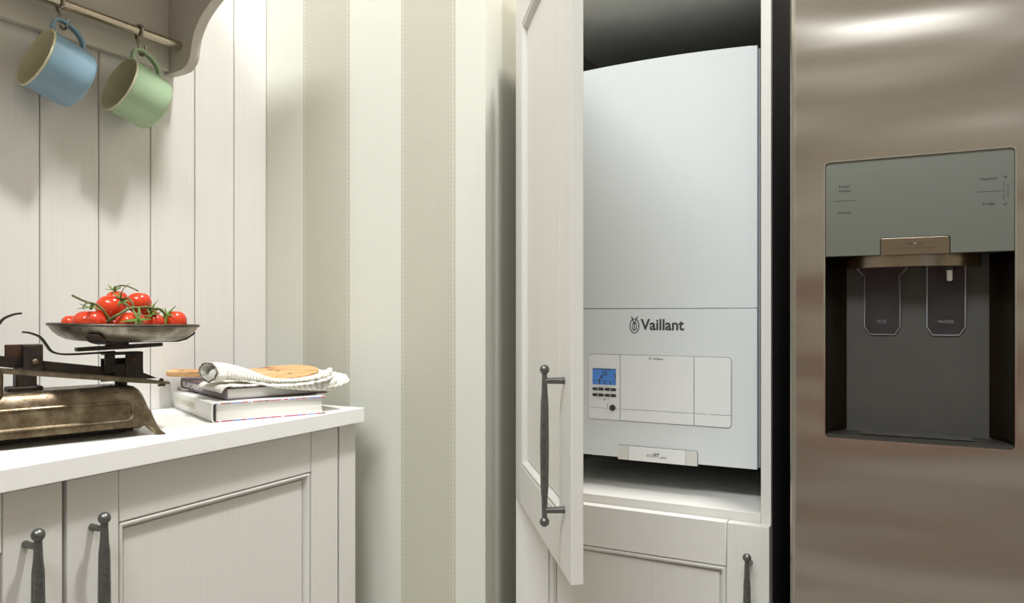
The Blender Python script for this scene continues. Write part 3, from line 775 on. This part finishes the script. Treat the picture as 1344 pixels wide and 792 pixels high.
# pan support
ps = MB(); ps.box(X0 + .003, X0 + .0275, -.012, -.008, .0780, .1208, .0005); ps.box(X0 - .025, X0 - .011, -.010, -.006, .092, .1212, .0005); ps.box(X0 - .025, X0 + .0275, .006, .010, .0780, .112, .0005); ps.box(X0 - .025, X0 + .0275, -.012, .010, .1175, .1215, .0005)
ps.box(X0 - .012, X0 + .004, -.010, -.007, .080, .104)
ps.cyl(P3(.0, .0715, 0), P3(.0, .0880, 0), .0085)
ps.prism([(X0 + .0275, .0795), (X0 + .0275, .0905), (X0 + .0510, .0795)], front, -.004, .004)
sup = ps.build('pan_support', 'iron_dark', sc)
MB().sphere(P3(.0125, .1105, -.0122), .0040, 14, (1, .6, 1)).build('screw', 'iron_rust', sup)
pl_ = MB(); pl_.loft([[P3(s_, z + a, b * wd) for a, b in ((.0026, -1), (.0026, 1), (-.0026, 1), (-.0026, -1))] for s_, z, wd in ((-.0600, .1268, .008), (-.04, .1276, .012), (0, .1288, .016), (.035, .1302, .013), (.0586, .1310, .005))])
pl_.build('cross_plate', 'iron_dark', sc)
def tongue(dz_, mirror):
    pts = [(-.1262, .1530), (-.1180, .1518), (-.1059, .1462), (-.0985, .1360), (-.0925, .1265), (-.0842, .1222), (-.0720, .1205), (-.05, .1205), (-.0092, .1220)]
    pts = [((-.254 - s_ if mirror else s_), h_ + dz_) for s_, h_ in pts]
    return MB().strap(smooth_path([P3(s_, h_, 0) for s_, h_ in pts], 3), (0, 1, 0), .0085, .0026).build('pointer', 'iron_dark', sc)
tongue(0, False); tongue(.0258, True)
def pan_set(cx_, dz_, ry):
    """cradle and pan; cx_ = local x of the pan centre"""
    ctr = Vector((cx_, 0, 0))
    cr = MB(); cr.lathe([(.010, .1305), (.016, .1315), (.016, .1365), (.02, .1372)], 20, Matrix.Translation((cx_ - .012, 0, dz_)))
    for phi in (-13, -133, 110):
        a = R(phi); d = Vector((math.cos(a), math.sin(a), 0)); sd = Vector((-math.sin(a), math.cos(a), 0))
        path = [ctr + d * r + Vector((0, 0, z + dz_)) for r, z in ((0, .1362), (.05, .1362), (.0720, .1362), (.0825, .1392), (.0925, .1460), (.0960, .1495))]
        cr.strap(path, sd, [.008, .008, .014, .022, .022, .016], .0022)
    cr.build('cradle', 'iron_dark', sc)
    rin = [(0.0005, .1398), (.050, .1398), (.066, .1405), (.077, .1432), (.0855, .1472), (.0920, .1522), (.0962, .1578), (.0985, .1612), (.1006, .1622)]
    rout = [(.1014, .1612), (.0998, .1592), (.0976, .1556), (.0936, .1502), (.0868, .1448), (.0780, .1406), (.067, .1382), (.051, .1376), (.0005, .1376)]
    pn = MB().lathe(rin + rout, 72, Matrix.Translation((cx_, 0, .15 + dz_)) @ Matrix.Rotation(R(ry), 4, 'Y') @ Matrix.Translation((0, 0, -.15)), False, False)
    pan = pn.build('pan', 'pan_tin', sc, smooth=50)
    tor = [Matrix.Translation((cx_, 0, .15 + dz_)) @ Matrix.Rotation(R(ry), 4, 'Y') @ Vector((.1006 * math.cos(a), .1006 * math.sin(a), .0114)) for a in [2 * math.pi * i / 72 for i in range(72)]]
    MB().tube(tor, .0022, 8, closed=True).build('rolled_rim', 'rim_bronze', pan)
pan_set(.1335, 0, 1.2)
pan_set(-.1335, .026, -1.2)

# tomatoes in the pan, local to the scale, each a thing of its own
TOM = [((.0700, .036, .1640), .0134, 0, 'small tomato at the left end of the pile, half hidden behind a ribbed one'),
       ((.0775, -.0215, .1655), .0216, 1, 'large ribbed tomato lying at the left of the pan'),
       ((.1131, .0, .1873), .0208, 0, 'large smooth tomato in the middle of the upper layer of the pile'),
       ((.1320, .034, .1985), .0165, 0, 'highest tomato at the back of the pile, mostly hidden by the middle one'),
       ((.1570, .013, .1950), .0178, 0, 'smooth tomato in the upper layer right of the highest one'),
       ((.1261, -.0430, .1645), .0205, 1, 'tomato at the front of the pan with a star of green sepals facing out'),
       ((.1656, -.0300, .1665), .0122, 0, 'smallest tomato at the front, just right of the sepal star'),
       ((.2030, -.0050, .1665), .0185, 0, 'tomato at the right end of the pan beside the rim'),
       ((.1800, .0330, .1700), .0160, 0, 'tomato at the back right, mostly hidden behind stems'),
       ((.1130, .0320, .1580), .0175, 0, 'dark tomato under the pile, hardly visible between the others')]
toms = []
for (p, r, rib, lab) in TOM:
    mb = MB(); rings = []; K = 14; n = 32
    for i in range(K + 1):
        t = math.pi * i / K; rad = math.sin(t) ** .92 * r if 0 < i < K else 1e-5
        z = -math.cos(t) * r * (.86 if rib else .94)
        z -= .10 * r * max(0, math.cos(math.pi - t)) ** 10
        rings.append([(rad * (1 + (.035 if rib else .008) * math.cos((7 if rib else 5) * a)) * math.cos(a), rad * (1 + (.035 if rib else .008) * math.cos((7 if rib else 5) * a)) * math.sin(a), z) for a in [2 * math.pi * j / n for j in range(n)]])
    mb.loft(rings)
    o = mb.build('tomato', 'tomato_red', None, smooth=0)
    o.data.shade_smooth()
    o.location = SM @ Vector(p)
    tag(o, lab, 'tomato', 'tomatoes in the pan'); toms.append((o, r))
def calyx(i, direction, n=5, ln=.02, curl=.6, seed=1):
    """sepals and stub set on tomato i in the scale's local direction"""
    rnd = random.Random(seed)
    o, r = toms[i]
    dl = (SM.to_3x3() @ Vector(direction)).normalized()
    q = dl.to_track_quat('Z', 'Y').to_matrix().to_4x4()
    mb = MB()
    for k in range(n):
        a = 2 * math.pi * k / n + rnd.uniform(-.25, .25); l = ln * rnd.uniform(.75, 1.2); lift = curl * rnd.uniform(.5, 1.4)
        pts = []
        for j in range(6):
            u = j / 5; rr = .0015 + l * u
            ang_ = min(rr / r, 1.3)
            zz = r * math.cos(ang_) * .97 + .0016 + lift * l * u * u
            pts.append(q @ Vector((rr * math.cos(a), rr * math.sin(a), zz)))
        side = (q.to_3x3() @ Vector((-math.sin(a), math.cos(a), 0)))
        mb.strap(pts, side, [.0026, .0042, .0038, .0028, .0016, .0003], .0007)
    mb.cyl(q @ Vector((0, 0, r * .90)), q @ Vector((0, 0, r + .006)), .0022, .0015, 8)
    mb.build('sepals', 'tomato_leaf', o)
calyx(1, (.05, -.25, 1), 6, .017, .5, 2)
calyx(2, (.55, -.75, .55), 5, .016, .5, 3)
calyx(3, (-.2, -.2, 1), 5, .012, .8, 4)
calyx(5, (.15, -.95, .25), 6, .019, .25, 5)
calyx(6, (-.6, -.3, .9), 5, .015, .9, 6)
calyx(7, (-.8, -.4, .55), 5, .018, .55, 7)
calyx(8, (-.1, -.5, .9), 6, .014, 1.1, 8)
vine = MB()
Y1 = -.052
def V3(l, y=None): return [SM @ Vector((p[0], (y if y is not None else p[1]), p[2])) for p in l]
vine.tube(smooth_path(V3([(.0935, -.047, .1675), (.1010, -.053, .1738), (.1072, -.054, .1774), (.1209, -.052, .1855), (.1364, -.050, .1868), (.1459, -.048, .1880), (.1570, -.045, .1857), (.1684, -.038, .1852), (.1760, -.030, .1815), (.1850, -.018, .1755)]), 4), [.0016 + .0007 * (1 - i / 37) for i in range(37)], 8)
vine.tube(smooth_path(V3([(.0492, -.045, .2039), (.0605, -.046, .1978), (.069, -.047, .194), (.0762, -.048, .1925), (.0849, -.05, .1862), (.0908, -.051, .1774), (.096, -.051, .1690)]), 4), .0015, 8)
vine.tube(smooth_path(V3([(.1284, -.051, .1865), (.1270, -.044, .1964), (.1237, -.034, .2012), (.1200, -.026, .1985)]), 4), .0013, 8)
vine.tube(smooth_path(V3([(.1284, -.051, .1865), (.1214, -.040, .1906), (.1195, -.024, .1960)]), 4), .0011, 8)
vine.tube(smooth_path(V3([(.0762, -.048, .1925), (.0785, -.036, .1905), (.0790, -.026, .1870)]), 3), .0012, 8)
vine.tube(smooth_path(V3([(.1330, -.051, .1862), (.1345, -.058, .1800), (.1310, -.064, .1720)]), 3), .0011, 8)
vine.tube(smooth_path(V3([(.1480, -.047, .1875), (.1530, -.043, .1830), (.1570, -.038, .1790)]), 3), .0011, 8)
vine.tube(smooth_path(V3([(.1250, .030, .2138), (.1310, .024, .2202), (.1400, .018, .2205), (.1492, .014, .2165), (.1555, .012, .2128)]), 4), .0011, 8)
for q_ in ([(.1190, -.026, .197), (.1165, -.032, .204), (.1185, -.034, .213), (.1240, -.034, .2195), (.1290, -.034, .2225)], [(.069, -.047, .194), (.0640, -.050, .191), (.0615, -.050, .186), (.0650, -.050, .1835)],
           [(.1500, -.046, .187), (.1490, -.048, .192), (.1470, -.049, .1975)], [(.1560, -.045, .186), (.1590, -.046, .193), (.1640, -.047, .199)]):
    k_ = len(q_); vine.tube(smooth_path(V3(q_), 3), [.0014 * (1 - .85 * i / (3 * (k_ - 1))) for i in range(3 * (k_ - 1) + 1)], 6)
tag(vine.build('tomato_vine', 'tomato_stem', None, smooth=60), 'green branching stem lying over the tomatoes in the pan', 'vine')

# ------------------------------------------------------------------ books, board and cloth
def book(label, loc, rz, wid, hgt, thk, cover, pagesm, tilt=(0, 0), edge_mat=None):
    """closed book lying flat; local x from spine to fore edge, local y from the near end to the far end"""
    o = thing('book', label, 'book', loc, group='books on the worktop')
    o.rotation_euler = Euler((tilt[0], tilt[1], rz))
    mb = MB(); bt = .0022
    cv = MB()
    em_ = [cover, edge_mat or cover]
    cv.box(0.004, wid, 0, hgt, 0, bt, .0006); cv.box(0.004, wid, 0, hgt, thk - bt, thk, .0006)
    # rounded spine
    n = 8; outer = [(.003 - .003 * math.sin(math.pi * i / n) ** .5, thk / 2 - thk / 2 * math.cos(math.pi * i / n)) for i in range(n + 1)]
    inn = [(.0045 - .0022 * math.sin(math.pi * i / n) ** .5, thk / 2 - (thk / 2 - .0012) * math.cos(math.pi * i / n)) for i in range(n + 1)]
    cv.prism(outer + inn[::-1], lambda u, v, d: (u, d, v), 0, hgt)
    c = cv.build('cover', cover, o, smooth=50)
    if edge_mat:
        MB().box(.006, wid - .001, -.0002, .0004, .0001, bt - .0001).build('cover_edge', edge_mat, c)
        MB().box(.006, wid - .001, -.0002, .0004, thk - bt + .0001, thk - .0001).build('cover_edge', edge_mat, c)
    fe = [(wid - .004 - .003 * math.sin(math.pi * i / 8), bt + (thk - 2 * bt) * i / 8) for i in range(9)]
    MB().prism([(.0045, bt)] + fe + [(.0045, thk - bt)], lambda u, v, d: (u, d, v), .0035, hgt - .0035).build('pages', pagesm, o, smooth=40)
    return o
# lower book: its near corner (spine/near end) is at the point below; local x runs along the near end, local y along the spine
def axes(x, y, z0, dx, dy, dz_=(0, 0, 1)):
    X = Vector(dx).normalized(); Y = Vector(dy).normalized(); Y = (Y - X * X.dot(Y)).normalized(); Z = X.cross(Y)
    return Matrix.Translation((x, y, z0)) @ Matrix((X, Y, Z)).transposed().to_4x4()
b1 = book('thick white cookbook with faint gold spine lettering, at the bottom of the pile', (0, 0, 0), 0, .197, .255, .031, 'book_white', 'pages', edge_mat='cover_edge_print')
b1.matrix_world = axes(-1.0139, .8768, ZW + .0003, (.0851, .1781, 0), (-.2245, .1217, 0))
MB().box(.0046, .0072, -.0006, .0030, .0015, .0300).build('head_band', 'book_black', b1)
def spine_words(par, text, y0, y1, z0, z1, mat, flip=1, bold=.01):
    o = lettering('lettering', text, 0, 0, abs(y1 - y0), abs(z1 - z0), mat, par, y=0, th=0.0, bold=bold)
    # the words run along the spine, read from the far end to the near end, facing -x
    M = Matrix(((0, 1, 0, -.0003), (-1, 0, 0, (y0 + y1) / 2), (0, 0, 1, (z0 + z1) / 2), (0, 0, 0, 1)))
    o.matrix_local = M
    return o
spine_words(b1, 'DE KAASBIJBEL', .095, .235, .009, .0225, 'gold_print', bold=.0)
b2 = book('plum-spined book with white lettering lying on the thick white cookbook', (0, 0, 0), 0, .188, .233, .0203, 'book_plum', 'pages')
b2.matrix_world = axes(-1.0263, .9167, ZW + .0320, (.0688, .1749, 0), (-.2187, .0880, .0034))
spine_words(b2, 'KELLIPI CHEESE DX', .108, .218, .0055, .0145, 'white_print', bold=.02)

# paddle-shaped wooden board with a round blade
bc = Vector((-1.030, 1.050, H - .1120)); he = Vector((-1.240, .972, H - .1110))
dirx = (bc - he); Lh = dirx.length; rb = .066
out = []
nA = 34
hw = .0135
a0 = math.asin(.022 / rb)
for i in range(nA + 1):
    a = math.pi - a0 - 0 + (-(2 * math.pi - 2 * a0)) * i / nA
    out.append((Lh + rb * math.cos(a), rb * math.sin(a) * 1.0))
hl = [(.0, -.007), (.004, -.0115), (.012, -hw), (.06, -.0125), (.105, -.013), (.14, -.0165)]
poly = [(x, -y) for x, y in hl] + out + [(x, y) for x, y in hl[::-1]]
# order: near side of handle -> blade -> far side
poly = [(x, y) for x, y in hl] + [(Lh + rb * math.cos(a), rb * math.sin(a)) for a in [-(math.pi - a0) + (2 * math.pi - 2 * a0) * i / nA for i in range(nA + 1)]] + [(x, -y) for x, y in hl[::-1]]
bd = MB().prism(poly, lambda u, v, d: (u, v, d), -.0105, 0, .0028).build('chopping_board', 'olive_wood', None, smooth=45)
bd.matrix_world = axes(he.x, he.y, he.z + .004, dirx, (-dirx.y, dirx.x, 0)) @ Matrix.Rotation(R(7.0), 4, 'X')
tag(bd, 'round olive-wood board with a handle lying wrapped in the cloth on the books', 'chopping board')

# ribbed linen cloth: flat layer over the upper book, a rolled open fold, and the folded far end
B2 = b2.matrix_world
cl = thing('cloth', 'ribbed off-white linen cloth wrapped around the wooden board on the books', 'cloth', (-1.02, .98, ZW + .0525))
CI = cl.matrix_world = Matrix.Translation((-1.02, .98, ZW + .0525)); CI = CI.inverted()
def grid(fn, nu, nv, name, mat, par, th):
    bm = bmesh.new(); g = [[bm.verts.new(fn(i / nu, j / nv)) for j in range(nv + 1)] for i in range(nu + 1)]
    for i in range(nu):
        for j in range(nv): bm.faces.new((g[i][j], g[i + 1][j], g[i + 1][j + 1], g[i][j + 1]))
    mb = MB(); mb.bm.free(); mb.bm = bm
    o = mb.build(name, mat, par, smooth=0); o.data.shade_smooth()
    md = o.modifiers.new('thickness', 'SOLIDIFY'); md.thickness = th; md.offset = 0
    return o
T2 = .0203
def sheet(u, v):
    """u along the near end of the book (local x), v from overhang at the near end to under the board"""
    x = -.010 + .232 * u; y = -.026 + .135 * v
    z = T2 + .0030
    over = max(0.0, min(1.0, (u - .42) / .35)); over = over * over * (3 - 2 * over)
    if y < 0:
        k = -y / .026; y *= .12 + .75 * over; z -= .012 * k * k * over
    if x < .004: z -= .010 * ((.004 - x) / .014) ** 1.5; 
    if x > .188:
        t = (x - .188) / .034; z += .010 * t * t; 
    z += .0012 * math.sin(23 * u + 4 * v) * (1 - v) + .0008 * math.sin(40 * u * (1 + v))
    return CI @ B2 @ Vector((x, y, z))
grid(sheet, 48, 22, 'flat_layer', 'linen_ribbed', cl, .0028)
# the roll: cross-sections along a path; wide open mouth at the left, flat at the right
path = [(-1.0730, .9220, -.1030, .0240, .0175), (-1.070, .9380, -.1030, .0230, .0170), (-1.056, .9540, -.1050, .0190, .0150), (-1.034, .9660, -.1090, .0150, .0120), (-1.010, .9780, -.1140, .0110, .0075), (-.990, .9930, -.1190, .0080, .0045), (-.970, 1.020, -.1200, .0070, .0042), (-.957, 1.048, -.1175, .0070, .0050), (-.950, 1.074, -.1135, .0075, .0066), (-.955, 1.094, -.1085, .0070, .0078)]
P = [Vector(p[:3]) + Vector((0, 0, H)) for p in path]
PS = smooth_path(P, 5); RS = smooth_path([(p[3], p[4], 0) for p in path], 5)
rings = []; NR = 30
for i, (p, rr) in enumerate(zip(PS, RS)):
    t = (PS[min(i + 1, len(PS) - 1)] - PS[max(i - 1, 0)]); t.z = 0; t.normalize(); sd = Vector((t.y, -t.x, 0))
    ring = []
    for j in range(NR):
        a = 2 * math.pi * j / NR
        wob = 1 + .05 * math.sin(3 * a + i * .25) + .03 * math.sin(7 * a + i * .5)
        zz = rr.y * math.sin(a) * wob
        if zz < 0: zz *= .82
        ring.append(CI @ (p + sd * rr.x * math.cos(a) * wob + Vector((0, 0, zz))))
    rings.append(ring)
rl_ = MB().loft(rings, True, False, True).build('rolled_fold', 'linen_ribbed', cl, smooth=0); rl_.data.shade_smooth()
md = rl_.modifiers.new('thickness', 'SOLIDIFY'); md.thickness = .0022; md.offset = -1
# frayed dark stitching round the mouth and along the lower lip
mouth = [rings[0][j] + Vector((-.0006, -.0006, 0)) for j in range(NR)]
fe_ = MB().tube(mouth, [.0013 + .0006 * (j % 2) for j in range(NR)], 6, closed=True)
lip = [r[(NR * 3) // 4 - 5] for r in rings[3:]]
fe_.tube(lip, [.0007 + .0009 * (j % 3 == 0) for j in range(len(lip))], 6)
fe_.build('frayed_edge', 'linen_edge', cl)
# bunched cloth inside the mouth
MB().sphere(CI @ (P[0] + Vector((.012, .010, -.004))), .0150, 20, (1.15, 1.0, .8)).build('bunched_fold', 'linen_inside', cl)
# second lip and the raised far end
def lipsheet(u, v):
    a = PS[int(8 + u * (len(PS) - 9))]
    k = 1 - u
    out_ = Vector((.55, -.83, 0)) if u < .7 else Vector((.9, -.2, 0))
    return CI @ (a + out_ * (.004 + .010 * v) + Vector((0, 0, -.0035 - .004 * v + .0012 * math.sin(70 * u) * (1 - v) - .002 * k)))
grid(lipsheet, 60, 5, 'under_fold', 'linen_ribbed', cl, .0022)
ep = [(-.990, .985, -.1270, .0030, .0030), (-.977, 1.010, -.1285, .0045, .0055), (-.966, 1.036, -.1300, .0060, .0080), (-.957, 1.062, -.1300, .0072, .0105), (-.950, 1.083, -.1295, .0078, .0125), (-.946, 1.096, -.1290, .0062, .0110)]
EP = smooth_path([Vector(p[:3]) + Vector((0, 0, H)) for p in ep], 4); ER = smooth_path([(p[3], p[4], 0) for p in ep], 4)
rg = []
for i, (p, rr) in enumerate(zip(EP, ER)):
    t = EP[min(i + 1, len(EP) - 1)] - EP[max(i - 1, 0)]; t.z = 0; t.normalize(); sd = Vector((t.y, -t.x, 0))
    rg.append([CI @ (p + sd * (.004 + rr.x * math.cos(2 * math.pi * j / 20)) + Vector((0, 0, rr.y * math.sin(2 * math.pi * j / 20)))) for j in range(20)])
ef = MB().loft(rg).build('end_fold', 'linen_ribbed', cl, smooth=0); ef.data.shade_smooth()

# trim rings round the added, unseen fill lamps
for i, (lx, ly, lp) in enumerate(ADDED_LAMPS):
    lr_ = ring_prism(MB(), [(lx + .10 * math.cos(R(a)), ly + .10 * math.sin(R(a))) for a in range(0, 360, 15)], [(lx + .075 * math.cos(R(a)), ly + .075 * math.sin(R(a))) for a in range(0, 360, 15)], lambda u, v, d: (u, v, d), 3.988, 3.9995)
    tag(lr_.build('added_lamp_ring', 'trim_chrome'), 'round metal trim ring of an added, unseen ceiling lamp ' + ('nearer the window' if i == 0 else 'in front of the fridge'), 'lamp', 'added ceiling fill lamps')
